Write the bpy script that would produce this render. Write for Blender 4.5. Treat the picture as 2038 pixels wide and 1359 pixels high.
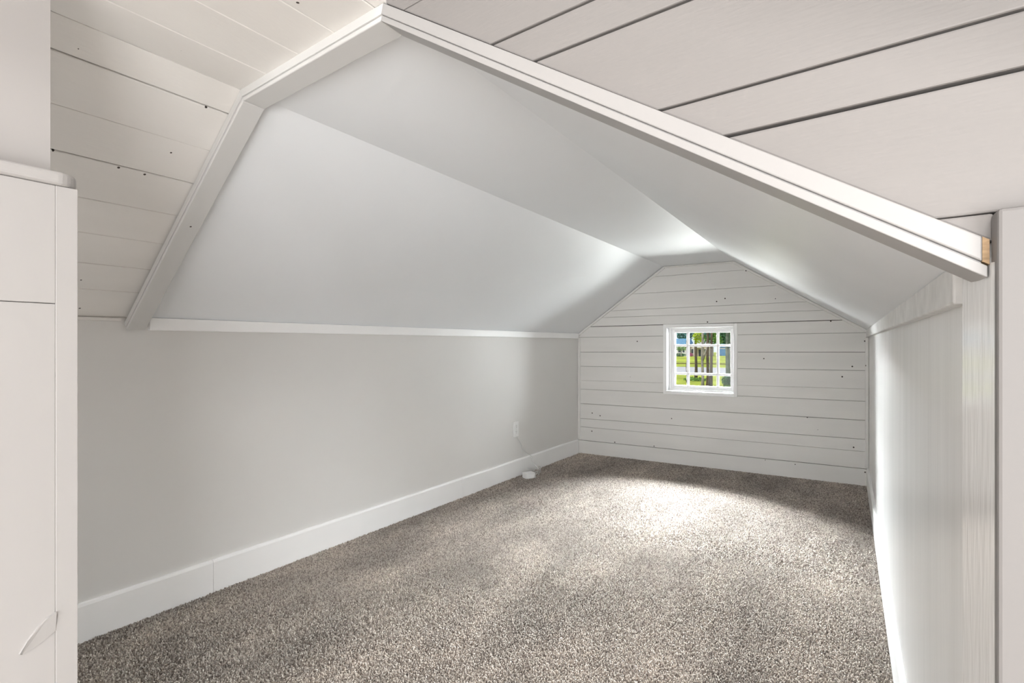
import bpy, bmesh, math, random
import numpy as np
from mathutils import Vector, noise

random.seed(7)
scene = bpy.context.scene
col = scene.collection
for o in list(bpy.data.objects):
    bpy.data.objects.remove(o)

# ------------------------------------------------------------------ camera
cam_data = bpy.data.cameras.new('camera')
cam = bpy.data.objects.new('camera', cam_data)
col.objects.link(cam)
cam.location = (0, 0, 1.0)
cam.rotation_euler = (math.pi / 2, 0, 0.5533)
cam_data.sensor_width = 36.0
cam_data.lens = 1094.28 / 2038 * 36.0
cam_data.shift_y = (684.62 - 679.5) / 2038
cam_data.clip_start = 0.02
cam_data.clip_end = 1000
scene.camera = cam

# ------------------------------------------------------------------ world, sun, added fill lights, exposure
world = bpy.data.worlds.new('sky')
scene.world = world
world.use_nodes = True
wn = world.node_tree
bg = wn.nodes['Background']
bg.inputs[0].default_value = (0.78, 0.9, 1.0, 1)
bg.inputs[1].default_value = 0.9

sun_d = bpy.data.lights.new('sun', 'SUN')
sun_d.energy = 2.6
sun_d.angle = math.radians(1.0)
sun_d.color = (1.0, 0.95, 0.86)
sun = bpy.data.objects.new('sun', sun_d)
col.objects.link(sun)
sun.rotation_euler = (math.radians(48), 0, math.radians(-28))


def area(name, loc, target, sx, sy, power, color, shape='RECTANGLE'):
    d = bpy.data.lights.new(name, 'AREA')
    d.shape = shape
    d.size = sx
    d.size_y = sy
    d.energy = power
    d.color = color
    o = bpy.data.objects.new(name, d)
    col.objects.link(o)
    o.location = loc
    o.rotation_euler = (Vector(target) - Vector(loc)).to_track_quat('-Z', 'Y').to_euler()
    return o


# unseen fill lights added outside the little gable window: above, both sides and below
area('window_top_fill', (-1.30, 5.95, 1.80), (-1.05, 4.62, 0.87), 1.5, 1.5, 5600, (0.95, 0.98, 1.0))
area('window_east_fill', (0.45, 5.75, 1.0), (-1.05, 4.62, 0.87), 2.1, 1.5, 320, (0.95, 0.98, 1.0))
area('window_west_fill', (-2.6, 5.75, 1.0), (-1.05, 4.62, 0.87), 1.5, 1.5, 560, (0.95, 0.98, 1.0))
area('window_low_fill', (-1.05, 5.95, -0.05), (-1.05, 4.62, 0.87), 1.9, 1.0, 215, (0.98, 1.0, 0.98))  # added uplight below the sill, standing in for light off the lawn
# the hall behind the camera: two added fills and an assumed ceiling light; an added fill in the boarded bay
area('hall_low_fill', (1.2, -1.7, 0.55), (-1.6, 1.8, 1.25), 1.1, 0.9, 54, (0.98, 0.99, 1.0))  # added fill for the left wall and slope, no window there
area('hall_back_fill', (-0.15, -2.7, 1.15), (-0.55, 1.5, 0.95), 1.5, 1.9, 80, (0.98, 0.99, 1.0))  # added frontal fill, the hall end has no opening
area('hall_assumed_light', (0.5, -1.0, 2.4), (0.3, -0.9, 0), 0.6, 0.6, 30, (1.0, 0.975, 0.95))  # assumed ceiling lamp out of view, no fixture built
area('bay_fill', (-1.66, -0.30, 0.62), (-1.3, 1.6, 1.5), 0.8, 0.7, 4.4, (1.0, 0.985, 0.97))  # unseen fill added behind the half wall to brighten the alcove

scene.view_settings.view_transform = 'Standard'
scene.view_settings.look = 'None'
scene.view_settings.gamma = 1
scene.view_settings.use_curve_mapping = False
scene.view_settings.exposure = 0.28
scene.cycles.max_bounces = 10
scene.cycles.use_adaptive_sampling = True
scene.cycles.adaptive_threshold = 0.08
scene.cycles.diffuse_bounces = 7
scene.cycles.glossy_bounces = 3
scene.cycles.transparent_max_bounces = 16
scene.cycles.use_denoising = True
scene.cycles.sample_clamp_indirect = 6
scene.cycles.caustics_reflective = False
scene.cycles.caustics_refractive = False


# ------------------------------------------------------------------ materials
def mat(name, color, rough=0.6, spec=0.4, var=0.03, vscale=3.0, bump=0.0, bscale=60.0,
        stretch=(1, 1, 1), specks=0.0, speck_scale=7.0, speck_size=0.03, speck_color=(0.05, 0.04, 0.035)):
    m = bpy.data.materials.new(name)
    m.use_nodes = True
    nt = m.node_tree
    N, L = nt.nodes, nt.links
    b = N['Principled BSDF']
    b.inputs['Roughness'].default_value = rough
    b.inputs['Specular IOR Level'].default_value = spec
    geo = N.new('ShaderNodeNewGeometry')
    mp = N.new('ShaderNodeMapping')
    mp.inputs['Scale'].default_value = stretch
    L.new(geo.outputs['Position'], mp.inputs['Vector'])
    nz = N.new('ShaderNodeTexNoise')
    nz.inputs['Scale'].default_value = vscale
    nz.inputs['Detail'].default_value = 2
    L.new(mp.outputs[0], nz.inputs['Vector'])
    rp = N.new('ShaderNodeMapRange')
    rp.inputs[1].default_value = 0.3
    rp.inputs[2].default_value = 0.7
    rp.inputs[3].default_value = 1 - var
    rp.inputs[4].default_value = 1 + var
    L.new(nz.outputs[0], rp.inputs[0])
    vm = N.new('ShaderNodeVectorMath')
    vm.operation = 'SCALE'
    vm.inputs[0].default_value = color
    L.new(rp.outputs[0], vm.inputs['Scale'])
    out = vm.outputs[0]
    if specks > 0:
        vo = N.new('ShaderNodeTexVoronoi')
        vo.inputs['Scale'].default_value = speck_scale
        L.new(geo.outputs['Position'], vo.inputs['Vector'])
        lt = N.new('ShaderNodeMath')
        lt.operation = 'LESS_THAN'
        lt.inputs[1].default_value = speck_size
        L.new(vo.outputs['Distance'], lt.inputs[0])
        sx = N.new('ShaderNodeSeparateColor')
        L.new(vo.outputs['Color'], sx.inputs[0])
        l2 = N.new('ShaderNodeMath')
        l2.operation = 'LESS_THAN'
        l2.inputs[1].default_value = specks
        L.new(sx.outputs[0], l2.inputs[0])
        mu = N.new('ShaderNodeMath')
        mu.operation = 'MULTIPLY'
        L.new(lt.outputs[0], mu.inputs[0])
        L.new(l2.outputs[0], mu.inputs[1])
        mx = N.new('ShaderNodeMix')
        mx.data_type = 'RGBA'
        L.new(mu.outputs[0], mx.inputs['Factor'])
        L.new(out, mx.inputs['A'])
        mx.inputs['B'].default_value = (*speck_color, 1)
        out = mx.outputs['Result']
    L.new(out, b.inputs['Base Color'])
    if bump >= 0.08:
        bz = N.new('ShaderNodeTexNoise')
        bz.inputs['Scale'].default_value = bscale
        bz.inputs['Detail'].default_value = 1
        L.new(mp.outputs[0], bz.inputs['Vector'])
        bp = N.new('ShaderNodeBump')
        bp.inputs['Strength'].default_value = bump
        bp.inputs['Distance'].default_value = 0.004
        L.new(bz.outputs[0], bp.inputs['Height'])
        L.new(bp.outputs[0], b.inputs['Normal'])
    return m


M = {}
M['ceiling'] = mat('ceiling_paint', (0.845, 0.865, 0.885), 0.5, 0.35, 0.015, 1.5, 0.06, 25)
M['ceiling_gloss'] = mat('ceiling_satin_paint', (0.845, 0.865, 0.885), 0.38, 0.5, 0.02, 1.5, 0.08, 14)
M['wall'] = mat('grey_wall_paint', (0.70, 0.69, 0.672), 0.55, 0.35, 0.03, 1.3, 0.05, 30)
M['wall_gloss'] = mat('grey_gloss_wall_paint', (0.82, 0.82, 0.81), 0.27, 0.7, 0.035, 2.2, 0.12, 6, (6, 6, 0.6))
M['post_gloss'] = mat('gloss_post_paint', (0.84, 0.84, 0.83), 0.16, 0.8, 0.02, 3, 0.14, 22, (5, 5, 0.8))
M['far_plank'] = mat('grey_plank_paint', (0.77, 0.76, 0.738), 0.55, 0.3, 0.03, 1.6, 0.12, 40, (1, 1, 6),
                     0.25, 14.0, 0.075)
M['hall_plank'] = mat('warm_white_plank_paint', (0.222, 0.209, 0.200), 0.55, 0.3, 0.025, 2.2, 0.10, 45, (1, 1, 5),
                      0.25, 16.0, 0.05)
M['slope_plank'] = mat('warm_grey_plank_paint', (0.74, 0.72, 0.69), 0.5, 0.3, 0.03, 2.0, 0.10, 45, (4, 0.7, 4),
                       0.85, 18.0, 0.06)
M['trim'] = mat('white_trim_paint', (0.91, 0.91, 0.905), 0.38, 0.45, 0.015, 4, 0.05, 40)
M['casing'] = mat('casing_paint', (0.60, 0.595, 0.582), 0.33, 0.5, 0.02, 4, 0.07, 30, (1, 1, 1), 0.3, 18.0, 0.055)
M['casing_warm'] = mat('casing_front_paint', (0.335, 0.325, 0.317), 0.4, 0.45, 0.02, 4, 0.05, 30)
M['scuffed'] = mat('scuffed_trim_paint', (0.70, 0.695, 0.68), 0.36, 0.5, 0.10, 22, 0.2, 18)
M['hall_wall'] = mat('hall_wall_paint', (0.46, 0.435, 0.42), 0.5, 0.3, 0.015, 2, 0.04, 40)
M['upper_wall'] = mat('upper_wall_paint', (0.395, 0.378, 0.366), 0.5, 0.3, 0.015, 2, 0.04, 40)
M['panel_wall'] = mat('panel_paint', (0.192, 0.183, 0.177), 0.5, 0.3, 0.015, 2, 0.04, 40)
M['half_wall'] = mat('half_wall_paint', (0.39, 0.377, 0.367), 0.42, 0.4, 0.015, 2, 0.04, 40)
M['gap'] = mat('dark_old_wood', (0.05, 0.038, 0.028), 0.9, 0.1, 0.3, 20)
M['gap_light'] = mat('grey_backing_wood', (0.16, 0.145, 0.125), 0.9, 0.1, 0.3, 9)
M['raw_wood'] = mat('raw_wood', (0.36, 0.25, 0.15), 0.8, 0.2, 0.25, 60, 0.2, 90, (1, 1, 5))
M['plastic'] = mat('white_plastic', (0.84, 0.84, 0.83), 0.35, 0.5, 0.005)
M['slot'] = mat('dark_slot', (0.06, 0.06, 0.06), 0.6, 0.3, 0.01)
M['screw'] = mat('screw_metal', (0.6, 0.6, 0.58), 0.35, 0.5, 0.02)
M['cord'] = mat('white_cord', (0.64, 0.64, 0.62), 0.4, 0.5, 0.01)
M['vinyl'] = mat('white_vinyl', (0.86, 0.86, 0.86), 0.35, 0.5, 0.005)
M['shell'] = mat('outer_shell', (0.4, 0.4, 0.4), 0.9, 0.1, 0.02)
# outdoors
M['lawn'] = mat('lawn_grass', (0.36, 0.40, 0.055), 0.9, 0.1, 0.35, 0.25, 0, 1, (1, 0.5, 1))
M['road'] = mat('pale_road', (0.50, 0.48, 0.50), 0.9, 0.1, 0.06, 0.8)
M['painted_shade'] = mat('painted_shade_line', (0.16, 0.13, 0.05), 0.9, 0.1, 0.3, 0.6)
M['bark'] = mat('brown_bark', (0.10, 0.075, 0.06), 0.9, 0.1, 0.45, 3.0, 0, 1, (1, 1, 0.4))
M['bark_pale'] = mat('pale_bark', (0.26, 0.23, 0.215), 0.9, 0.1, 0.35, 3.0)
M['bark_green'] = mat('grey_green_bark', (0.12, 0.14, 0.12), 0.9, 0.1, 0.4, 3.0)
M['leaf_yellow'] = mat('yellow_green_leaves', (0.42, 0.52, 0.03), 0.7, 0.2, 0.4, 2)
M['leaf_green'] = mat('green_leaves', (0.14, 0.26, 0.05), 0.7, 0.2, 0.4, 1)
M['leaf_dark'] = mat('dark_green_leaves', (0.06, 0.15, 0.07), 0.7, 0.2, 0.4, 1)
M['leaf_blue'] = mat('blue_green_leaves', (0.09, 0.21, 0.20), 0.7, 0.2, 0.4, 1)
M['pink'] = mat('pink_flowers', (0.42, 0.10, 0.22), 0.8, 0.1, 0.3, 2)
M['house_white'] = mat('white_siding', (0.66, 0.64, 0.64), 0.8, 0.2, 0.03)
M['house_cream'] = mat('cream_siding', (0.56, 0.46, 0.40), 0.8, 0.2, 0.03)
M['house_blue'] = mat('blue_siding', (0.07, 0.20, 0.40), 0.8, 0.2, 0.06)
M['roof_blue'] = mat('blue_grey_shingles', (0.13, 0.26, 0.40), 0.8, 0.2, 0.12, 3)
M['roof_pale'] = mat('pale_roof', (0.55, 0.54, 0.60), 0.8, 0.2, 0.06)
M['house_glass'] = mat('dark_house_glass', (0.04, 0.05, 0.07), 0.3, 0.5, 0.05)
M['orange'] = mat('orange_clay', (0.55, 0.17, 0.06), 0.8, 0.2, 0.1, 6)


def glass_mat():
    m = bpy.data.materials.new('clear_window_glass')
    m.use_nodes = True
    nt = m.node_tree
    N, L = nt.nodes, nt.links
    N.remove(N['Principled BSDF'])
    t = N.new('ShaderNodeBsdfTransparent')
    t.inputs[0].default_value = (0.97, 0.98, 0.98, 1)
    g = N.new('ShaderNodeBsdfGlossy')
    g.inputs['Roughness'].default_value = 0.03
    fr = N.new('ShaderNodeFresnel')
    fr.inputs[0].default_value = 1.35
    mx = N.new('ShaderNodeMixShader')
    L.new(fr.outputs[0], mx.inputs[0])
    L.new(t.outputs[0], mx.inputs[1])
    L.new(g.outputs[0], mx.inputs[2])
    L.new(mx.outputs[0], N['Material Output'].inputs[0])
    return m


M['glass'] = glass_mat()


def carpet_mat(name, per_tuft):
    m = bpy.data.materials.new(name)
    m.use_nodes = True
    nt = m.node_tree
    N, L = nt.nodes, nt.links
    b = N['Principled BSDF']
    b.inputs['Roughness'].default_value = 0.95
    b.inputs['Specular IOR Level'].default_value = 0.1
    b.inputs['Sheen Weight'].default_value = 0.15
    b.inputs['Sheen Roughness'].default_value = 0.5
    geo = N.new('ShaderNodeNewGeometry')
    # trodden and vacuumed patches of the pile
    mp = N.new('ShaderNodeMapping')
    mp.inputs['Rotation'].default_value = (0, 0, 0.35)
    mp.inputs['Scale'].default_value = (1.5, 0.7, 1)
    L.new(geo.outputs['Position'], mp.inputs[0])
    n1 = N.new('ShaderNodeTexNoise')
    n1.inputs['Scale'].default_value = 2.2
    n1.inputs['Detail'].default_value = 3
    n1.inputs['Roughness'].default_value = 0.6
    L.new(mp.outputs[0], n1.inputs['Vector'])
    r1 = N.new('ShaderNodeMapRange')
    r1.inputs[1].default_value = 0.33
    r1.inputs[2].default_value = 0.67
    r1.inputs[3].default_value = 0.74
    r1.inputs[4].default_value = 1.18
    L.new(n1.outputs[0], r1.inputs[0])
    ramp = N.new('ShaderNodeValToRGB')
    cr = ramp.color_ramp
    cr.elements[0].position = 0.0
    cr.elements[0].color = (0.33, 0.277, 0.24, 1)
    cr.elements[1].position = 1.0
    cr.elements[1].color = (0.93, 0.875, 0.81, 1)
    e = cr.elements.new(0.5)
    e.color = (0.70, 0.635, 0.57, 1)
    if per_tuft:
        oi = N.new('ShaderNodeAttribute')
        oi.attribute_name = 'tint'
        L.new(oi.outputs['Fac'], ramp.inputs[0])
    else:
        n2 = N.new('ShaderNodeTexNoise')
        n2.inputs['Scale'].default_value = 160
        n2.inputs['Detail'].default_value = 2
        L.new(geo.outputs['Position'], n2.inputs['Vector'])
        L.new(n2.outputs[0], ramp.inputs[0])
    vm = N.new('ShaderNodeVectorMath')
    vm.operation = 'SCALE'
    L.new(ramp.outputs[0], vm.inputs[0])
    L.new(r1.outputs[0], vm.inputs['Scale'])
    L.new(vm.outputs[0], b.inputs['Base Color'])
    if per_tuft:                                   # thin yarn lets some light through
        tr = N.new('ShaderNodeBsdfTranslucent')
        L.new(vm.outputs[0], tr.inputs['Color'])
        ms = N.new('ShaderNodeMixShader')
        ms.inputs[0].default_value = 0.4
        L.new(b.outputs[0], ms.inputs[1])
        L.new(tr.outputs[0], ms.inputs[2])
        L.new(ms.outputs[0], N['Material Output'].inputs[0])
    return m


M['carpet'] = carpet_mat('carpet_backing', False)
M['tuft'] = carpet_mat('carpet_tuft', True)


# ------------------------------------------------------------------ mesh helpers
def tag(o, label=None, cat=None, group=None, kind=None):
    if label:
        o['label'] = label
    if cat:
        o['category'] = cat
    if group:
        o['group'] = group
    if kind:
        o['kind'] = kind
    return o


def struct(o, label, cat):
    return tag(o, label, cat, kind='structure')


def mesh_obj(name, verts, faces, m, parent=None, smooth=False):
    me = bpy.data.meshes.new(name)
    me.from_pydata([tuple(v) for v in verts], [], faces)
    bm = bmesh.new()
    bm.from_mesh(me)
    bmesh.ops.recalc_face_normals(bm, faces=bm.faces[:])
    bm.to_mesh(me)
    bm.free()
    me.materials.append(M[m] if isinstance(m, str) else m)
    if smooth:
        for p in me.polygons:
            p.use_smooth = True
    o = bpy.data.objects.new(name, me)
    col.objects.link(o)
    if parent:
        o.parent = parent
        o.matrix_parent_inverse = parent.matrix_world.inverted()
    return o


def empty(name, loc=(0, 0, 0)):
    o = bpy.data.objects.new(name, None)
    o.location = loc
    o.empty_display_size = 0.1
    col.objects.link(o)
    bpy.context.view_layer.update()
    return o


class MB:
    def __init__(self):
        self.v = []
        self.f = []

    def loft(self, a, b):
        """closed solid between two polygons of the same length"""
        n = len(a)
        k = len(self.v)
        self.v += [tuple(p) for p in a] + [tuple(p) for p in b]
        self.f.append(list(range(k, k + n)))
        self.f.append(list(range(k + 2 * n - 1, k + n - 1, -1)))
        for i in range(n):
            j = (i + 1) % n
            self.f.append([k + i, k + j, k + n + j, k + n + i])
        return self

    def box(self, x0, x1, y0, y1, z0, z1):
        return self.loft([(x0, y0, z0), (x1, y0, z0), (x1, y0, z1), (x0, y0, z1)],
                         [(x0, y1, z0), (x1, y1, z0), (x1, y1, z1), (x0, y1, z1)])

    def prism(self, poly, f0, f1):
        """(x,z) polygon, front and back y given as functions of x"""
        return self.loft([(x, f0(x), z) for x, z in poly], [(x, f1(x), z) for x, z in poly])

    def tube(self, pts, rad, seg=8, cap=True):
        pts = [Vector(p) for p in pts]
        rads = rad if isinstance(rad, (list, tuple)) else [rad] * len(pts)
        k = len(self.v)
        up = Vector((0.13, 0.21, 1)).normalized()
        for i, p in enumerate(pts):
            d = (pts[min(i + 1, len(pts) - 1)] - pts[max(i - 1, 0)]).normalized()
            s = d.cross(up)
            if s.length < 0.05:
                s = d.cross(Vector((1, 0, 0)))
            s.normalize()
            t = s.cross(d)
            for j in range(seg):
                a = 2 * math.pi * j / seg
                self.v.append(tuple(p + (s * math.cos(a) + t * math.sin(a)) * rads[i]))
        for i in range(len(pts) - 1):
            for j in range(seg):
                j2 = (j + 1) % seg
                self.f.append([k + i * seg + j, k + i * seg + j2, k + (i + 1) * seg + j2, k + (i + 1) * seg + j])
        if cap:
            self.f.append([k + j for j in range(seg)][::-1])
            e = k + (len(pts) - 1) * seg
            self.f.append([e + j for j in range(seg)])
        return self

    def build(self, name, m, parent=None, smooth=False):
        return mesh_obj(name, self.v, self.f, m, parent, smooth)


def bevel(o, w, seg=2):
    b = o.modifiers.new('bevel', 'BEVEL')
    b.width = w
    b.segments = seg
    b.limit_method = 'ANGLE'
    b.angle_limit = math.radians(35)
    return o


def clip(poly, a, b, c):
    """keep a*x + b*z <= c"""
    out = []
    for i in range(len(poly)):
        p, q = poly[i], poly[(i + 1) % len(poly)]
        dp = a * p[0] + b * p[1] - c
        dq = a * q[0] + b * q[1] - c
        if dp <= 0:
            out.append(p)
        if (dp < 0 < dq) or (dq < 0 < dp):
            t = dp / (dp - dq)
            out.append((p[0] + (q[0] - p[0]) * t, p[1] + (q[1] - p[1]) * t))
    return out


def strip(poly, x0, z0a, z0b, x1, z1a, z1b):
    """part of poly between a lower line (z0a at x0 .. z0b at x1) and an upper one"""
    def line(za, zb):
        m = (zb - za) / (x1 - x0)
        return m, za - m * x0
    m, q = line(z0a, z0b)
    p = clip(poly, m, -1, -q)
    m, q = line(z1a, z1b)
    return clip(p, -m, 1, q)


# ------------------------------------------------------------------ measures of the place (metres)
XL = lambda y: -2.1291 + 0.0184 * (y - 4.5)        # left knee wall
X1 = lambda y: -1.3424 - 0.0032 * (y - 4.5)        # left slope meets the flat
X2 = lambda y: -0.7796 - 0.0050 * (y - 4.5)        # flat meets the right slope
XR = lambda y: 0.104 - 0.0058 * (y - 4.5)          # right knee wall
ZK, ZT = 1.093, 1.651                              # knee height, flat height
cas = lambda x: 0.6767 - 0.121 * x                 # face of the boarded header
far = lambda x: 4.5761 - 0.01 * x                  # face of the gable wall
YB = -0.45                                         # back end of the boarded bay


def hexa(name, near, farp, m, parent=None):
    return MB().loft(near, farp).build(name, m, parent)


# ------------------------------------------------------------------ floor and carpet
floor = MB().box(-2.7, 1.8, -2.9, 5.0, -0.12, 0.0).build('floor', 'carpet')
struct(floor, 'beige grey carpeted floor of the attic alcove', 'floor')

# ------------------------------------------------------------------ knee walls
wl = hexa('wall_left',
          [(XL(-.45), -.45, 0), (XL(-.45), -.45, ZK + .02), (XL(-.45) - .12, -.45, ZK + .02), (XL(-.45) - .12, -.45, 0)],
          [(XL(4.75), 4.75, 0), (XL(4.75), 4.75, ZK + .02), (XL(4.75) - .12, 4.75, ZK + .02), (XL(4.75) - .12, 4.75, 0)], 'wall')
struct(wl, 'plain grey painted knee wall with the electrical outlet', 'wall')
wr = hexa('wall_right',
          [(XR(.76), .76, 0), (XR(.76), .76, ZK + .02), (XR(.76) + .14, .76, ZK + .02), (XR(.76) + .14, .76, 0)],
          [(XR(4.75), 4.75, 0), (XR(4.75), 4.75, ZK + .02), (XR(4.75) + .14, 4.75, ZK + .02), (XR(4.75) + .14, 4.75, 0)],
          'wall_gloss')
struct(wr, 'glossy light grey knee wall to the right of the window', 'wall')


# ------------------------------------------------------------------ plaster ceiling of the alcove
def slab(name, fa, za, fb, zb, m, lab, th=.12):
    """ceiling strip between two long lines, near end at the casing, far end at the gable"""
    def sec(y0, y1):
        ax, bx = fa(y0), fb(y1)
        n = Vector((za - zb, 0, bx - ax)).normalized() * th
        if n.z < 0:
            n = -n
        return [(ax, y0, za), (bx, y1, zb), (bx + n.x, y1, zb + n.z), (ax + n.x, y0, za + n.z)]
    ya, yb = cas(fa(.8)) + .025, cas(fb(.8)) + .025
    o = hexa(name, sec(ya, yb), sec(4.75, 4.75), m)
    return struct(o, lab, 'ceiling')


slab('ceiling_slope_left', lambda y: XL(y) - .0, ZK, X1, ZT, 'ceiling', 'smooth grey white slope of the ceiling above the left wall')
slab('ceiling', X1, ZT, X2, ZT, 'ceiling', 'narrow flat strip of smooth ceiling along the top of the alcove')
slab('ceiling_slope_right', X2, ZT, lambda y: XR(y) + .03, ZK - .02, 'ceiling_gloss',
     'smooth satin slope of the ceiling above the right wall')

# ------------------------------------------------------------------ gable wall with its planks
WX0, WX1, WZ0, WZ1 = -1.318, -0.782, 0.606, 1.141      # clear opening of the window
outline = [(XL(4.6) - .0, 0), (XR(4.6), 0), (XR(4.6), ZK), (X2(4.6), ZT), (X1(4.6), ZT), (XL(4.6), ZK)]
b = MB()
yb0 = lambda x: far(x) + .019
yb1 = lambda x: far(x) + .10
b.prism([(-2.5, -.1), (.5, -.1), (.5, WZ0), (-2.5, WZ0)], yb0, yb1)
b.prism([(-2.5, WZ1), (.5, WZ1), (.5, 2.0), (-2.5, 2.0)], yb0, yb1)
b.prism([(-2.5, WZ0), (WX0, WZ0), (WX0, WZ1), (-2.5, WZ1)], yb0, yb1)
b.prism([(WX1, WZ0), (.5, WZ0), (.5, WZ1), (WX1, WZ1)], yb0, yb1)
wf = b.build('wall_far', 'gap')
struct(wf, 'grey painted plank gable wall around the small window', 'wall')
# heights of the joints at the left end and at the right end, and the width of each joint
lines = [(0, 0, 0), (.1253, .1262, .0036), (.247, .2464, .0016), (.3228, .3325, .0026), (.4579, .4657, .0030), (.5896, .5986, .0022),
         (.6689, .6860, .0010), (.7972, .8149, .0022), (.9272, .9442, .0026), (1.0604, 1.0801, .0020),
         (1.1560, 1.1725, .0045), (1.2350, 1.2465, .0018), (1.2900, 1.3170, .0018), (1.4290, 1.4470, .0018),
         (1.5640, 1.5830, .0014), (1.70, 1.70, 0)]
for i in range(len(lines) - 1):
    a0, a1, g0 = lines[i]
    c0, c1, g1 = lines[i + 1]
    p = strip(outline, -2.13, a0 + g0 / 2, a1 + g0 / 2, .1, c0 - g1 / 2, c1 - g1 / 2)
    off = random.uniform(-.0012, .0012)
    if (a0 + c0) / 2 > WZ0 and (a0 + c0) / 2 < WZ1 - .02:
        ps = [clip(p, 1, 0, WX0 - .004), clip(p, -1, 0, -(WX1 + .004))]
    else:
        ps = [p]
    for q in ps:
        o = MB().prism(q, lambda x: far(x) + off, lambda x: far(x) + .0195).build('plank', 'far_plank', wf)
        bevel(o, .0012, 1)

# thin mouldings round the gable wall
def far_strip(name, pts, w, th):
    tm = MB()
    tm.prism(pts, lambda x: far(x) - th, lambda x: far(x) + .003)
    o = tm.build(name, 'far_plank')
    return bevel(o, .004, 2)


def band(a, b_, w):
    d = Vector((b_[0] - a[0], b_[1] - a[1])).normalized()
    n = Vector((d.y, -d.x)) * w
    return [a, b_, (b_[0] + n.x, b_[1] + n.y), (a[0] + n.x, a[1] + n.y)]


yf = 4.57
cL, cA, cB, cR = (XL(yf), ZK), (X1(yf), ZT), (X2(yf), ZT), (XR(yf), ZK)
edge = empty('trim_1', (-1.0, 4.57, 0))
struct(edge, 'thin grey moulding round the edge of the plank gable wall', 'moulding')
for nm, pts in (('moulding_strip', band((cL[0] + .003, cL[1]), (cA[0] + .003, cA[1] - .003), .018)),
                ('moulding_strip', band((cA[0], cA[1] - .003), (cB[0], cB[1] - .003), .010)),
                ('moulding_strip', band((cB[0] - .003, cB[1] - .003), (cR[0] - .003, cR[1]), .018)),
                ('moulding_strip', [(cL[0] + .001, .136), (cL[0] + .022, .136), (cL[0] + .022, ZK - .04), (cL[0] + .001, ZK - .04)]),
                ('moulding_strip', [(cR[0] - .022, .136), (cR[0] - .001, .136), (cR[0] - .001, ZK - .045), (cR[0] - .022, ZK - .045)])):
    o = far_strip(nm, pts, 0, .014)
    o.parent = edge
    o.matrix_parent_inverse = edge.matrix_world.inverted()

# ------------------------------------------------------------------ window
win = empty('window_1', (-1.05, 4.6, WZ0))
struct(win, 'small square white window with a grid of nine panes', 'window')


def wbox(name, x0, x1, y0, y1, z0, z1, m='vinyl', parent=win, bw=.002):
    o = MB().box(x0, x1, y0, y1, z0, z1).build(name, m, parent)
    if bw:
        bevel(o, bw, 2)
    return o


Y0 = 4.587
TW = .022
wbox('window_trim', WX0 - TW, WX0, Y0 - .016, Y0 + .02, WZ0 - TW, WZ1 + TW, 'trim')
wbox('window_trim', WX1, WX1 + TW, Y0 - .016, Y0 + .02, WZ0 - TW, WZ1 + TW, 'trim')
wbox('window_trim', WX0, WX1, Y0 - .016, Y0 + .02, WZ1, WZ1 + TW, 'trim')
wbox('window_trim', WX0, WX1, Y0 - .016, Y0 + .02, WZ0 - TW, WZ0, 'trim')
# jamb lining
YD = Y0 + .17
wbox('jamb', WX0 - .012, WX0 + .006, Y0 - .012, YD, WZ0 - .012, WZ1 + .012)
wbox('jamb', WX1 - .006, WX1 + .012, Y0 - .012, YD, WZ0 - .012, WZ1 + .012)
wbox('jamb', WX0 + .006, WX1 - .006, Y0 - .012, YD, WZ1 - .006, WZ1 + .012)
wbox('jamb', WX0 + .006, WX1 - .006, Y0 - .012, YD, WZ0 - .012, WZ0 + .006)
# stepped stop then the sash
def ring(name, x0, x1, z0, z1, w, y0, y1, m='vinyl'):
    rb = MB()
    rb.box(x0, x0 + w, y0, y1, z0, z1)
    rb.box(x1 - w, x1, y0, y1, z0, z1)
    rb.box(x0 + w, x1 - w, y0, y1, z1 - w, z1)
    rb.box(x0 + w, x1 - w, y0, y1, z0, z0 + w)
    return bevel(rb.build(name, m, win), .002, 2)


ring('window_stop', WX0 + .006, WX1 - .006, WZ0 + .006, WZ1 - .006, .012, Y0 + .065, YD)
sash = ring('sash_frame', WX0 + .016, WX1 - .016, WZ0 + .016, WZ1 - .016, .030, Y0 + .095, Y0 + .135)
GX0, GX1, GZ0, GZ1 = WX0 + .044, WX1 - .044, WZ0 + .044, WZ1 - .044
gy = Y0 + .118
MV = (-1.168, -0.929)
MH = (0.750, 0.988)
mw = .009
for x in MV:
    o = wbox('muntin', x - mw, x + mw, gy - .012, gy + .012, GZ0 - .002, GZ1 + .002, 'vinyl', win)
for z in MH:
    xs = [GX0 - .002, MV[0] - mw, MV[0] + mw, MV[1] - mw, MV[1] + mw, GX1 + .002]
    for k in range(3):
        o = wbox('muntin', xs[2 * k], xs[2 * k + 1], gy - .0115, gy + .0115, z - mw, z + mw, 'vinyl', win, .0015)
gx = [GX0, MV[0] - mw, MV[0] + mw, MV[1] - mw, MV[1] + mw, GX1]
gz = [GZ0, MH[0] - mw, MH[0] + mw, MH[1] - mw, MH[1] + mw, GZ1]
for i in range(3):
    for j in range(3):
        wbox('pane', gx[2 * i] - .001, gx[2 * i + 1] + .001, gy - .002, gy + .002, gz[2 * j] - .001, gz[2 * j + 1] + .001,
             'glass', win, 0)

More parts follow.
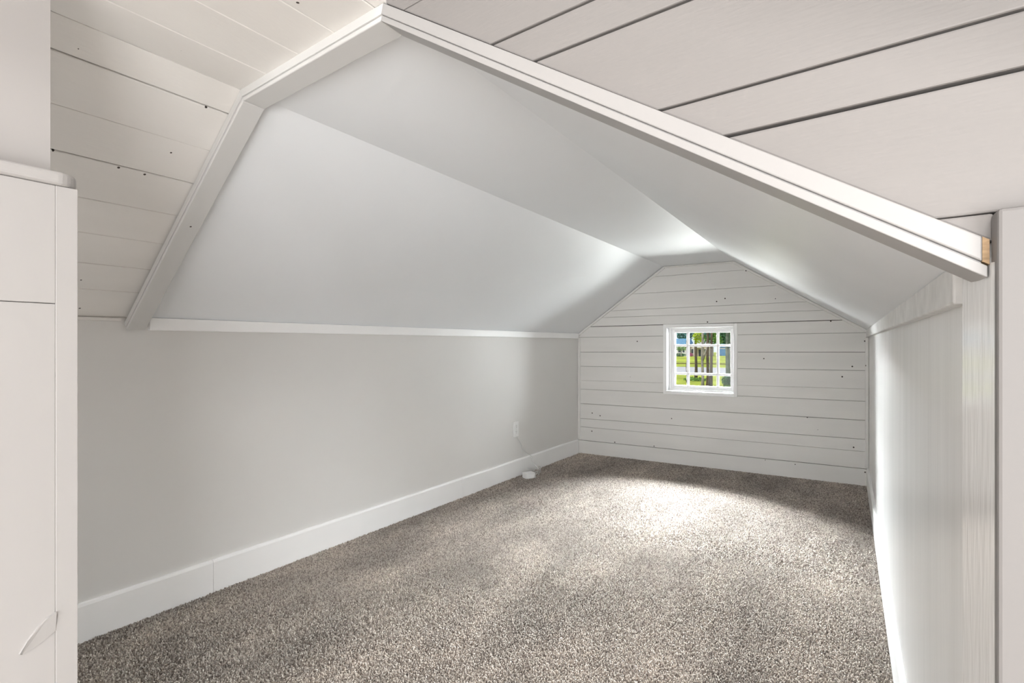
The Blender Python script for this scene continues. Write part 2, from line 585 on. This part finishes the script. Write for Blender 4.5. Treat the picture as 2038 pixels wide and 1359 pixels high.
# ------------------------------------------------------------------ boarded ceiling in front of the casing
def board_edges(xs, z_of, name, parent, m, gaps, thick=.018):
    for i in range(len(xs) - 1):
        a, c = xs[i], xs[i + 1]
        d = Vector((c - a, z_of(c) - z_of(a)))
        L_ = d.length
        d.normalize()
        n = Vector((-d.y, d.x))
        if n.y < 0:
            n = -n
        dz = random.uniform(-.0008, .0008)
        p0 = Vector((a, z_of(a))) + d * gaps[i] / 2 + n * dz
        p1 = Vector((a, z_of(a))) + d * (L_ - gaps[i + 1] / 2) + n * dz
        poly = [p0, p1, p1 + n * thick, p0 + n * thick]
        poly = [(q.x, q.y) for q in poly]
        o = MB().prism(poly, lambda x: YB, lambda x: cas(x) + .004).build(name, m, parent)
        bevel(o, .0015, 1)


XLn, X1n, X2n, XRn = -2.197, -1.331, -0.757, 0.112
sl = (ZT - ZK) / (X1n - XLn)
zs = lambda x: ZK + sl * (x - XLn)
nrm = Vector((-sl, 1)).normalized()
bk = MB().prism([(XLn - nrm.x * -.0 + nrm.x * .02, ZK + nrm.y * .02), (X1n + nrm.x * .02, ZT + nrm.y * .02),
                 (X1n + nrm.x * .12, ZT + nrm.y * .12), (XLn + nrm.x * .12, ZK + nrm.y * .12)],
                lambda x: -2.8, lambda x: cas(x) + .03).build('ceiling_slope_boarded', 'gap_light')
struct(bk, 'warm grey painted board slope of the ceiling in front of the left casing', 'ceiling')
board_edges([XLn, -2.0705, -1.9637, -1.8515, -1.7387, -1.6222, -1.5113, -1.40, X1n], zs, 'board', bk, 'slope_plank',
            [0, .0006, .0012, .0010, .0012, .0026, .0012, .0030, .0006])
bk2 = MB().box(X1n - .02, X2n, -2.8, cas(X2n) - .0, ZT + .019, ZT + .05)
bk2 = bk2.build('ceiling_flat_boarded', 'gap_light')
struct(bk2, 'flat strip of warm grey ceiling boards in front of the casing top', 'ceiling')
board_edges([X1n, -1.20, -1.057, -0.92, -0.787, X2n], lambda x: ZT, 'board', bk2, 'slope_plank',
            [.0006, .0014, .0008, .0012, .0014, 0])

# ------------------------------------------------------------------ header wall with horizontal boards
hw = MB().prism([(X2n, ZT + .02), (X2n, 2.5), (1.7, 2.5), (1.7, 0), (.16, 0), (.16, ZK - .01), (XRn, ZK + .015)],
                lambda x: cas(x) + .020, lambda x: cas(x) + .12).build('wall_header', 'gap')
struct(hw, 'warm white wall of wide horizontal boards above the sloping casing', 'wall')
hdr = [(X2n, ZT), (XRn, ZK), (1.68, ZK), (1.68, 2.46), (X2n, 2.46)]
hl = [1.0, 1.121, 1.248, 1.301, 1.4285, 1.4825, 1.619, 1.75, 1.88, 2.01, 2.14, 2.27, 2.46]
hg = [0, .0010, .0040, .0028, .0042, .0034, .0010, .003, .003, .003, .003, .003, 0]
for i in range(len(hl) - 1):
    q = strip(hdr, -1, hl[i] + hg[i] / 2, hl[i] + hg[i] / 2, 1, hl[i + 1] - hg[i + 1] / 2, hl[i + 1] - hg[i + 1] / 2)
    if len(q) < 3:
        continue
    if i == 0:
        q = clip(q, 1, 0, .1112)
    off = random.uniform(-.001, .001)
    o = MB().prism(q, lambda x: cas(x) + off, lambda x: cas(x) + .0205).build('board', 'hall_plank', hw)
    bevel(o, .0022, 2)

# ------------------------------------------------------------------ casing of the opening
PA, PB, PC, PD = (-2.196, ZK - .018), (X1n, ZT), (X2n - .004, ZT), (XRn, ZK)


def offs(poly, t):
    """polyline moved inwards (down) by t with mitres"""
    out = []
    for i, p in enumerate(poly):
        ns = []
        for a, c in ((i - 1, i), (i, i + 1)):
            if a < 0 or c >= len(poly):
                continue
            d = Vector((poly[c][0] - poly[a][0], poly[c][1] - poly[a][1])).normalized()
            ns.append(Vector((d.y, -d.x)))
        n = sum(ns, Vector((0, 0)))
        n.normalize()
        k = t / max(n.dot(ns[0]), .3)
        out.append((p[0] + n.x * k, p[1] + n.y * k))
    return out


path = [PA, PB, PC, (PD[0] + .01, PD[1] - .0064)]
l0, l1, l2, l3 = path, offs(path, .0192), offs(path, .0206), offs(path, .030)
casing = empty('trim_2', (-1.0, .8, 0))
struct(casing, 'white painted casing that frames the opening into the alcove', 'casing')
for i, nm in enumerate(('slope_casing_board', 'top_casing_board', 'slope_casing_board')):
    end = .1025 if i == 2 else 9
    q = clip([l0[i], l0[i + 1], l1[i + 1], l1[i]], 1, 0, end)
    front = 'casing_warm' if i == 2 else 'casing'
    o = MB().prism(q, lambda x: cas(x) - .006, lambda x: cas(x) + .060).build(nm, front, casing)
    bevel(o, .0015, 2)
    q2 = clip([l2[i], l2[i + 1], l3[i + 1], l3[i]], 1, 0, end + .004)
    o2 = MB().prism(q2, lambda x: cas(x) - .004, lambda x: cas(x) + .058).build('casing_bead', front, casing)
    bevel(o2, .003, 3)
    q3 = clip([l1[i], l1[i + 1], l2[i + 1], l2[i]], 1, 0, end)
    MB().prism(q3, lambda x: cas(x) + (-.001 if i < 2 else .001), lambda x: cas(x) + .05).build('casing_groove', 'casing', casing)
# raw wood end of the sloping board beside the right panel
rq = clip(clip([l0[2], l0[3], l1[3], l1[2]], 1, 0, .1075), -1, 0, -.1025)
tag(MB().prism(rq, lambda x: cas(x) - .0055, lambda x: cas(x) + .05).build('raw_board_end', 'raw_wood', casing), 'bare brown wood end')
# gloss painted side post below the sloping board
post = hexa('side_post', [(.1096, .638, 0), (.1096, .638, ZK - .02), (.135, .638, ZK - .02), (.135, .638, 0)],
            [(.1010, .755, 0), (.1010, .755, ZK - .012), (.135, .755, ZK - .012), (.135, .755, 0)], 'post_gloss', casing)
tag(post, 'glossy painted side post')

# panel at the right edge, facing the hall
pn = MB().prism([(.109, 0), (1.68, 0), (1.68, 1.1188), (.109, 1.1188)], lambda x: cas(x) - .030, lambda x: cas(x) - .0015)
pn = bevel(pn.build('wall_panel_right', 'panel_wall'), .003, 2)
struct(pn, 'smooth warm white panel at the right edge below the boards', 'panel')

# ------------------------------------------------------------------ rails along the knee walls, baseboards
def rail(name, fx, y0, y1, z0, z1, th, m, sgn=1, bw=.003):
    o = hexa(name, [(fx(y0) - sgn * .002, y0, z0), (fx(y0) + sgn * th, y0, z0), (fx(y0) + sgn * th, y0, z1), (fx(y0) - sgn * .002, y0, z1)],
             [(fx(y1) - sgn * .002, y1, z0), (fx(y1) + sgn * th, y1, z0), (fx(y1) + sgn * th, y1, z1), (fx(y1) - sgn * .002, y1, z1)], m)
    return bevel(o, bw, 2)


struct(rail('trim_3', XL, 1.012, 4.574, 1.050, 1.096, .018, 'trim'), 'white rail along the top of the left wall', 'rail')
struct(rail('trim_4', XL, -.4, .925, 1.080, 1.092, .011, 'slope_plank'), 'slim grey moulding under the boarded slope, left of the casing', 'moulding')
struct(rail('trim_5', XR, .88, 4.572, 1.050, 1.100, .017, 'scuffed', -1), 'scuffed light grey rail along the top of the right wall', 'rail')


def baseboard(name, fx, ys, sgn, lab):
    root = empty(name, (fx(ys[0]), ys[0], 0))
    struct(root, lab, 'baseboard')
    for a, c in zip(ys[:-1], ys[1:]):
        a, c = a + .0004, c - .0004
        sec = [(-.001, .001), (.014, .001), (.014, .124), (.010, .134), (-.001, .134)]
        o = MB().loft([(fx(a) + sgn * s, a, z) for s, z in sec], [(fx(c) + sgn * s, c, z) for s, z in sec]).build('board', 'trim', root)
        bevel(o, .0012, 1)
    return root


baseboard('baseboard_left', XL, [-.4, 1.245, 2.86, 4.575], 1, 'white baseboard along the left wall under the outlet')
baseboard('baseboard_right', XR, [.76, 4.572], -1, 'white baseboard along the glossy right wall')

# ------------------------------------------------------------------ half wall and hall walls at the left
hx = -1.05
half = MB().box(-1.148, hx - .012, -2.8, .380, 0, 1.246).build('wall_half', 'half_wall')
struct(half, 'creamy white half wall with rounded cap at the left edge', 'wall')
bevel(MB().box(hx - .012, hx - .0006, -2.8, .3535, .001, 1.0622).build('panel_board', 'half_wall', half), .0008, 1)
bevel(MB().box(hx - .012, hx - .0001, -2.8, .3535, 1.0632, 1.2460).build('panel_board', 'half_wall', half), .0008, 1)
bevel(MB().box(hx - .012, hx + .0002, .3536, .382, .001, 1.2460).build('end_stile', 'half_wall', half), .0006, 2)
# cap with a rounded corner in plan
capv = [(-1.165, -2.8), (hx + .006, -2.8)]
r_ = .034
for k in range(9):
    a = k / 8 * math.pi / 2
    capv.append((hx + .006 - r_ + r_ * math.cos(a), .388 - r_ + r_ * math.sin(a)))
capv += [(-1.165, .388)]
o = MB().loft([(x, y, 1.2465) for x, y in capv], [(x, y, 1.268) for x, y in capv]).build('cap', 'half_wall', half)
bevel(o, .006, 3)
# torn flake of paint by the stile near the bottom
fl = [(.3535, .585), (.342, .580), (.330, .571), (.318, .556), (.309, .541), (.313, .538), (.327, .541), (.341, .548), (.3535, .556)]
fb = MB()
front_ = [(hx - .0005 + (.0045 if k < 5 else .0010), y, z) for k, (y, z) in enumerate(fl)]
fb.loft(front_, [(hx - .004, y, z) for y, z in fl])
tag(fb.build('torn_flake', 'half_wall', half), 'torn flake of white paint')
# upper wall behind the half wall
uw = MB().box(-1.22, -1.12, -2.8, .370, 1.20, ZT + .015).build('wall_upper_left', 'upper_wall')
struct(uw, 'plain warm white wall rising behind the half wall cap', 'wall')
# closing walls of the place, behind the camera
bw_ = MB().box(-2.6, -1.2, YB - .1, YB, 0, ZT + .05).build('wall_bay_back', 'hall_wall')
struct(bw_, 'plain end wall of the boarded bay behind the half wall', 'wall')
so = MB().prism([(-2.5, ZT + .051), (X2n, ZT + .051), (X2n, 2.5), (-2.5, 2.5)], lambda x: -2.8, lambda x: cas(x) + .019).build('wall_soffit', 'hall_wall')
struct(so, 'plain soffit wall above the flat ceiling boards', 'wall')
hb = MB().box(-2.6, 1.8, -2.9, -2.8, 0, 2.6).build('wall_hall_back', 'hall_wall')
struct(hb, 'plain wall of the hall behind the camera', 'wall')
hr = MB().box(1.68, 1.8, -2.8, .60, 0, 2.6).build('wall_hall_right', 'hall_wall')
struct(hr, 'plain side wall of the hall to the right of the camera', 'wall')
hc = MB().box(-.9, 1.8, -2.9, 1.0, 2.5, 2.6).build('ceiling_hall', 'hall_wall')
struct(hc, 'plain ceiling of the hall above the camera', 'ceiling')
ro = MB()
ro.prism([(-2.75, .9), (-1.35, 1.98), (-.7, 1.98), (.62, 1.05), (.62, 1.12), (-.68, 2.05), (-1.37, 2.05), (-2.75, 1.0)],
         lambda x: .5, lambda x: 4.9)
ro = ro.build('roof', 'shell')
struct(ro, 'outer roof over the attic alcove', 'roof')

# ------------------------------------------------------------------ outlet, cord and little box
out = empty('outlet', (XL(3.53), 3.53, .362))
tag(out, 'white electrical outlet plate on the left wall', 'outlet')
wx = XL(3.53)
bevel(MB().box(wx - .001, wx + .006, 3.492, 3.564, .304, .420).build('cover_plate', 'plastic', out), .003, 2)
for zc in (.3825, .3415):
    c8 = []
    for k in range(16):
        a = 2 * math.pi * k / 16
        c8.append((3.528 + max(-.0165, min(.0165, .0195 * math.cos(a))), zc + .0150 * math.sin(a)))
    rc = bevel(MB().loft([(wx + .005, y, z) for y, z in c8], [(wx + .0078, y, z) for y, z in c8]).build('receptacle', 'plastic', out), .0008, 1)
    MB().box(wx + .0074, wx + .0081, 3.5205, 3.5225, zc - .001, zc + .008).build('slot', 'slot', rc)
    MB().box(wx + .0074, wx + .0081, 3.5335, 3.5355, zc - .001, zc + .007).build('slot', 'slot', rc)
    MB().tube([(wx + .0074, 3.528, zc - .008), (wx + .0081, 3.528, zc - .008)], .0026, 8).build('slot', 'slot', rc)
MB().tube([(wx + .0055, 3.528, .362), (wx + .0072, 3.528, .362)], .003, 10).build('screw', 'screw', out)


def smooth_path(pts, n=6):
    pts = [Vector(p) for p in pts]
    out_ = []
    for i in range(len(pts) - 1):
        p0, p1, p2, p3 = pts[max(i - 1, 0)], pts[i], pts[i + 1], pts[min(i + 2, len(pts) - 1)]
        for k in range(n):
            t = k / n
            out_.append(.5 * ((2 * p1) + (-p0 + p2) * t + (2 * p0 - 5 * p1 + 4 * p2 - p3) * t * t + (-p0 + 3 * p1 - 3 * p2 + p3) * t ** 3))
    out_.append(pts[-1])
    return out_


cord = [(-2.143, 3.540, .306), (-2.138, 3.552, .285), (-2.130, 3.585, .235), (-2.125, 3.590, .205), (-2.122, 3.612, .182),
        (-2.116, 3.675, .150), (-2.100, 3.695, .128), (-2.093, 3.678, .106), (-2.080, 3.69, .082), (-2.055, 3.705, .045),
        (-2.035, 3.715, .022), (-2.05, 3.70, .016), (-2.075, 3.66, .030), (-2.09, 3.63, .050), (-2.085, 3.60, .062), (-2.07, 3.62, .050),
        (-2.05, 3.66, .030), (-2.06, 3.72, .022), (-2.09, 3.76, .040), (-2.085, 3.80, .035), (-2.055, 3.74, .018), (-2.02, 3.66, .014),
        (-1.995, 3.61, .020), (-1.985, 3.575, .040), (-1.988, 3.545, .034), (-1.985, 3.535, .018), (-1.988, 3.56, .014), (-2.005, 3.572, .024)]
cd = MB().tube(smooth_path(cord), .0024, 6).build('power_cord', 'cord', None, True)
tag(cd, 'thin white cord hanging from the outlet, tangled on the carpet', 'cord')
bx = empty('adapter_box', (-2.04, 3.545, .008))
tag(bx, 'small white plastic box lying on the carpet by the baseboard', 'box')
ang = 1.1
ca, sa = math.cos(ang), math.sin(ang)


def rb(x0, x1, y0, y1, z0, z1):
    f_ = lambda x, y, z: (-2.040 + x * ca - y * sa, 3.542 + x * sa + y * ca, z)
    return MB().loft([f_(x0, y0, z0), f_(x1, y0, z0), f_(x1, y1, z0), f_(x0, y1, z0)],
                     [f_(x0, y0, z1), f_(x1, y0, z1), f_(x1, y1, z1), f_(x0, y1, z1)])


bevel(rb(-.040, .040, -.030, .030, .006, .040).build('box_body', 'plastic', bx), .004, 2)
bevel(rb(-.041, .041, -.031, .031, .041, .047).build('box_lid', 'plastic', bx), .003, 2)
rb(.040, .044, -.008, .004, .014, .024).build('cord_inlet', 'slot', bx)

# ------------------------------------------------------------------ carpet pile
rng = np.random.default_rng(5)


def tuft_points(y0, y1, step):
    gx_, gy_ = np.meshgrid(np.arange(-2.25, .15, step), np.arange(y0, y1, step))
    p = np.stack([gx_.ravel(), gy_.ravel()], 1) + rng.uniform(-.55, .55, (gx_.size, 2)) * step
    lo = -2.1291 + 0.0184 * (p[:, 1] - 4.5) + .017
    hi = np.minimum(.104 - .0058 * (p[:, 1] - 4.5) - .016, .108)
    ok = (p[:, 0] > lo) & (p[:, 0] < hi) & (p[:, 1] < 4.5761 - .01 * p[:, 0] - .004)
    return p[ok], step


tv, tf, tt = [], [], []
base_i = 0
for p, step in (tuft_points(.45, 2.7, .0048), tuft_points(2.7, 4.62, .0064)):
    n = len(p)
    k = step / .0048
    sc = rng.uniform(.75, 1.25, n) * k
    h = .0075 * rng.uniform(.7, 1.2, n) * (1 + .3 * (k - 1))
    lean = rng.normal(0, .0024, (n, 2)) * k
    rot = rng.uniform(0, 6.283, n)
    ring = []
    for lvl, rad in ((0, .0030), (1, .0021)):
        for q in range(3):
            a_ = rot + q * 2.0944 + lvl * .5
            ring.append(np.stack([p[:, 0] + rad * sc * np.cos(a_) + lean[:, 0] * lvl,
                                  p[:, 1] + rad * sc * np.sin(a_) + lean[:, 1] * lvl,
                                  h * lvl + .0005], 1))
    tv.append(np.stack(ring, 1).reshape(-1, 3))
    i0 = base_i + np.arange(n)[:, None] * 6
    quads = np.concatenate([i0 + np.array([[q, (q + 1) % 3, 3 + (q + 1) % 3, 3 + q]]) for q in range(3)], 1).reshape(-1, 4)
    tf.append(quads)
    tt.append(np.repeat(rng.random(n), 6))
    base_i += n * 6
tv, tf, tt = np.concatenate(tv), np.concatenate(tf), np.concatenate(tt)
pme = bpy.data.meshes.new('carpet_pile')
pme.vertices.add(len(tv))
pme.vertices.foreach_set('co', tv.astype(np.float32).ravel())
pme.loops.add(tf.size)
pme.loops.foreach_set('vertex_index', tf.astype(np.int32).ravel())
pme.polygons.add(len(tf))
pme.polygons.foreach_set('loop_start', np.arange(0, tf.size, 4, dtype=np.int32))
pme.update(calc_edges=True)
at_ = pme.attributes.new('tint', 'FLOAT', 'POINT')
at_.data.foreach_set('value', tt.astype(np.float32))
pme.materials.append(M['tuft'])
pile = bpy.data.objects.new('carpet_pile', pme)
col.objects.link(pile)
tag(pile, 'beige grey cut pile of the carpet on the alcove floor', 'carpet', kind='stuff')

# ------------------------------------------------------------------ outdoors
GZ = -2.7
g = MB().box(-140, 60, 6, 260, GZ - .5, GZ).build('lawn', 'lawn')
struct(g, 'sunny yellow green lawn outside the window', 'lawn')
r = MB().box(-140, 60, 69, 90, GZ, GZ + .02).build('road', 'road')
struct(r, 'pale road crossing the lawn outside the window', 'road')
d = MB()
d.box(-140, 60, 104.5, 107, GZ, GZ + .12)  # shadow line near the road edge, put in as a dark coloured strip
d = d.build('shadow_line', 'painted_shade')
struct(d, 'thin dark painted shadow line across the far lawn', 'shadow_line')


def leaves(center, rx, ry, rz, n, size, seed):
    rnd = random.Random(seed)
    lb = MB()
    c = Vector(center)
    while n > 0:
        p = Vector((rnd.uniform(-1, 1), rnd.uniform(-1, 1), rnd.uniform(-1, 1)))
        if p.length > 1 or p.length < .35:
            continue
        n -= 1
        p = c + Vector((p.x * rx, p.y * ry, p.z * rz))
        u = Vector((rnd.gauss(0, 1), rnd.gauss(0, 1), rnd.gauss(0, 1))).normalized()
        w = u.orthogonal().normalized()
        s = size * rnd.uniform(.6, 1.3)
        k = len(lb.v)
        lb.v += [tuple(p - u * s), tuple(p + w * s * .5), tuple(p + u * s), tuple(p - w * s * .5)]
        lb.f.append([k, k + 1, k + 2, k + 3])
    return lb


def tree(name, x, y, rad, h, bark, leaf, label, crown, group=None, lean=(0, 0), fork=None, extra=()):
    t = empty(name, (x, y, GZ))
    tag(t, label, 'tree', group)
    n = 9
    pts = [(x + lean[0] * (k / n) + .03 * math.sin(k * 1.7), y + lean[1] * (k / n), GZ - .1 + (h + .1) * k / n) for k in range(n + 1)]
    rads = [rad * (1.25 if k == 0 else 1.0 - .45 * k / n) for k in range(n + 1)]
    MB().tube(pts, rads, 10).build('trunk', bark, t, True)
    if fork:
        fz, fx, fh = fork
        MB().tube([(x, y, GZ + fz), (x + fx * .5, y, GZ + fz + fh * .45), (x + fx, y, GZ + fz + fh)],
                  [rad * .75, rad * .6, rad * .35], 8).build('branch', bark, t, True)
    cx, cz, rx, rz, cn, cs = crown
    leaves((x + cx, y, GZ + cz), rx, rx, rz, cn, cs, hash(name) % 97 + int(x * 10) % 50).build('foliage', leaf, t)
    for (ex, ey, ez, erx, erz, en, es) in extra:
        leaves((x + ex, y + ey, GZ + ez), erx, erx * .8, erz, en, es, int(ex * 7 + ez * 13)).build('foliage', leaf, t)
    return t


tree('young_tree', -13.53, 53.95, .055, 5.0, 'bark', 'leaf_green', 'thin dark young trunk at the left of the lawn outside', (0, 6.6, 1.6, 1.6, 500, .14))
tree('pine_tree', -13.96, 59.48, .15, 11, 'bark', 'leaf_yellow', 'brown tree trunk left of the pale forked trunk outside', (0, 11, 3, 2.5, 900, .2),
     extra=((.3, -.4, 4.4, .55, .75, 420, .09),))
tree('forked_tree', -10.34, 46.27, .115, 9, 'bark_pale', 'leaf_green', 'pale grey forked tree trunk in the middle of the window view', (0, 9.5, .75, 1.6, 400, .18),
     fork=(2.3, .45, 1.5))
twin = tree('oak_tree', -10.31, 48.09, .135, 10, 'bark', 'leaf_green', 'tree with two brown trunks side by side outside the window', (.1, 10.5, .95, 2.4, 500, .2),
            extra=((-.1, .3, 4.1, .5, .4, 160, .09), (.7, .3, 4.0, .45, .45, 160, .09)))
MB().tube([(-10.07, 48.25, GZ - .1), (-10.05, 48.25, GZ + 3), (-10.0, 48.25, GZ + 9)], [.125, .105, .06], 10).build('trunk', 'bark', twin, True)
twin = tree('pine_tree', -9.67, 53.23, .19, 11, 'bark_green', 'leaf_dark', 'grey green tree with two trunks near the right side of the window', (.1, 11, 1.1, 2.4, 500, .2))
MB().tube([(-9.30, 52.6, GZ - .1), (-9.28, 52.6, GZ + 3), (-9.2, 52.6, GZ + 9)], [.125, .10, .06], 10).build('trunk', 'bark_green', twin, True)
tree('garden_tree', -42.0, 161.5, .14, 2.0, 'bark_pale', 'leaf_green', 'small light green garden tree before the left house', (0, 2.7, 1.9, 1.0, 520, .16))
for x, y, hh, rr_, leaf, lab in ((-52, 205, 8.6, 3.0, 'leaf_blue', 'blue green tree behind the left house roof'),
                                 (-48.0, 214, 9.2, 3.4, 'leaf_blue', 'blue green tree behind the gap between the houses'),
                                 (-37.0, 200, 7.6, 2.8, 'leaf_dark', 'dark green tree to the left of the blue building'),
                                 (-44.3, 224, 8.4, 3.4, 'leaf_green', 'mid green tree behind the cream house')):
    tree('background_tree', x, y, .3, hh - 2, 'bark', leaf, lab, (0, hh - 1.0, rr_, 3.4, 900, .5), 'trees behind the houses')

# shrubs
sh = leaves((-41.2, 168.6, GZ + .5), 1.0, .7, .55, 260, .14, 3).build('flowering_shrub', 'pink')
tag(sh, 'pink flowering shrub in front of the cream house', 'shrub')
sh = leaves((-9.2, 50.7, GZ + .5), .5, .4, .55, 420, .10, 4).build('shrub', 'leaf_dark')
tag(sh, 'dark shrub at the foot of the right trunks', 'shrub')
sh = leaves((-13.4, 57.0, GZ + .12), 1.3, 1.0, .22, 500, .10, 5).build('low_shrub', 'leaf_green')
tag(sh, 'low green ground cover by the brown trunk', 'shrub')
sh = leaves((-8.6, 48.9, GZ + .10), .65, 1.1, .16, 300, .09, 6).build('low_shrub', 'leaf_green')
tag(sh, 'low green ground cover under the right trunks', 'shrub')
hdg = leaves((-44.2, 166.0, GZ + .45), 2.4, .5, .55, 700, .16, 8).build('hedge', 'leaf_dark')
tag(hdg, 'dark clipped hedge before the white house', 'hedge')
# small orange pot
prof = [(.07, 0), (.11, .22), (.13, .22), (.13, .28), (.10, .28), (.09, .20)]
pv, pf = [], []
for k in range(14):
    a = 2 * math.pi * k / 14
    for rr_, zz in prof:
        pv.append((-10.62 + rr_ * math.cos(a), 49.3 + rr_ * math.sin(a), GZ + zz))
for k in range(14):
    k2 = (k + 1) % 14
    for j in range(len(prof) - 1):
        pf.append([k * 6 + j, k2 * 6 + j, k2 * 6 + j + 1, k * 6 + j + 1])
pf.append([k * 6 for k in range(14)])
pf.append([k * 6 + 5 for k in range(14)])
tag(mesh_obj('flower_pot', pv, pf, 'orange'), 'small orange pot at the foot of the paired brown trunks', 'pot')


def house(name, x0, x1, y, dep, wall_h, roof_h, wm, rm, label, windows, door=None, ridge='x', band_=None):
    h = empty(name, ((x0 + x1) / 2, y, GZ))
    tag(h, label, 'house')
    MB().box(x0, x1, y, y + dep, GZ, GZ + wall_h).build('wall', wm, h)
    e = .35
    if ridge == 'x':
        sec = [(y - e, GZ + wall_h), (y + dep / 2, GZ + wall_h + roof_h), (y + dep + e, GZ + wall_h)]
        MB().loft([(x0 - e, a, c) for a, c in sec], [(x1 + e, a, c) for a, c in sec]).build('roof', rm, h)
    else:
        sec = [(x0 - e, GZ + wall_h), ((x0 + x1) / 2, GZ + wall_h + roof_h), (x1 + e, GZ + wall_h)]
        MB().loft([(a, y - e, c) for a, c in sec], [(a, y + dep + e, c) for a, c in sec]).build('roof', rm, h)
    for (wx0, wx1, wz0, wz1) in windows:
        f_ = MB().box(wx0 - .08, wx1 + .08, y - .06, y, GZ + wz0 - .08, GZ + wz1 + .08).build('window', 'house_white', h)
        MB().box(wx0, wx1, y - .08, y - .05, GZ + wz0, GZ + wz1).build('pane', 'house_glass', f_)
    if door:
        MB().box(door[0], door[1], y - .06, y, GZ, GZ + 2.05).build('door', 'house_glass', h)
    if band_:
        MB().box(x0 - .05, x1 + .05, y - .1, y, GZ + band_[0], GZ + band_[1]).build('fascia', 'house_white', h)
    return h


house('house', -56, -42.6, 169, 9, 3.2, 2.2, 'house_white', 'roof_blue', 'white house with blue grey roof at the left in the window',
      [(-46.4, -45.6, 1.2, 2.4), (-44.9, -44.1, 1.2, 2.4), (-43.6, -43.0, 1.2, 2.4)])
hh_ = house('house', -41.9, -36.6, 171, 8, 3.0, 2.0, 'house_cream', 'roof_pale', 'cream house with a gabled porch behind the brown trunks',
            [(-41.4, -40.7, .9, 2.2), (-37.6, -37.0, .9, 2.2)], (-39.3, -38.5), 'y')
for px_ in (-40.4, -39.7, -38.2):
    MB().box(px_ - .09, px_ + .09, 169.4, 169.58, GZ, GZ + 2.6).build('porch_post', 'house_white', hh_)
MB().box(-40.8, -37.9, 169.3, 171, GZ + 2.6, GZ + 2.85).build('porch_roof', 'house_white', hh_)
house('house', -35.75, -29, 182, 8, 2.7, 1.0, 'house_blue', 'roof_blue', 'low blue building at the right in the window',
      [(-32.5, -31.5, 1.0, 2.0)], None, 'x', (2.2, 2.4))
bpy.context.view_layer.update()
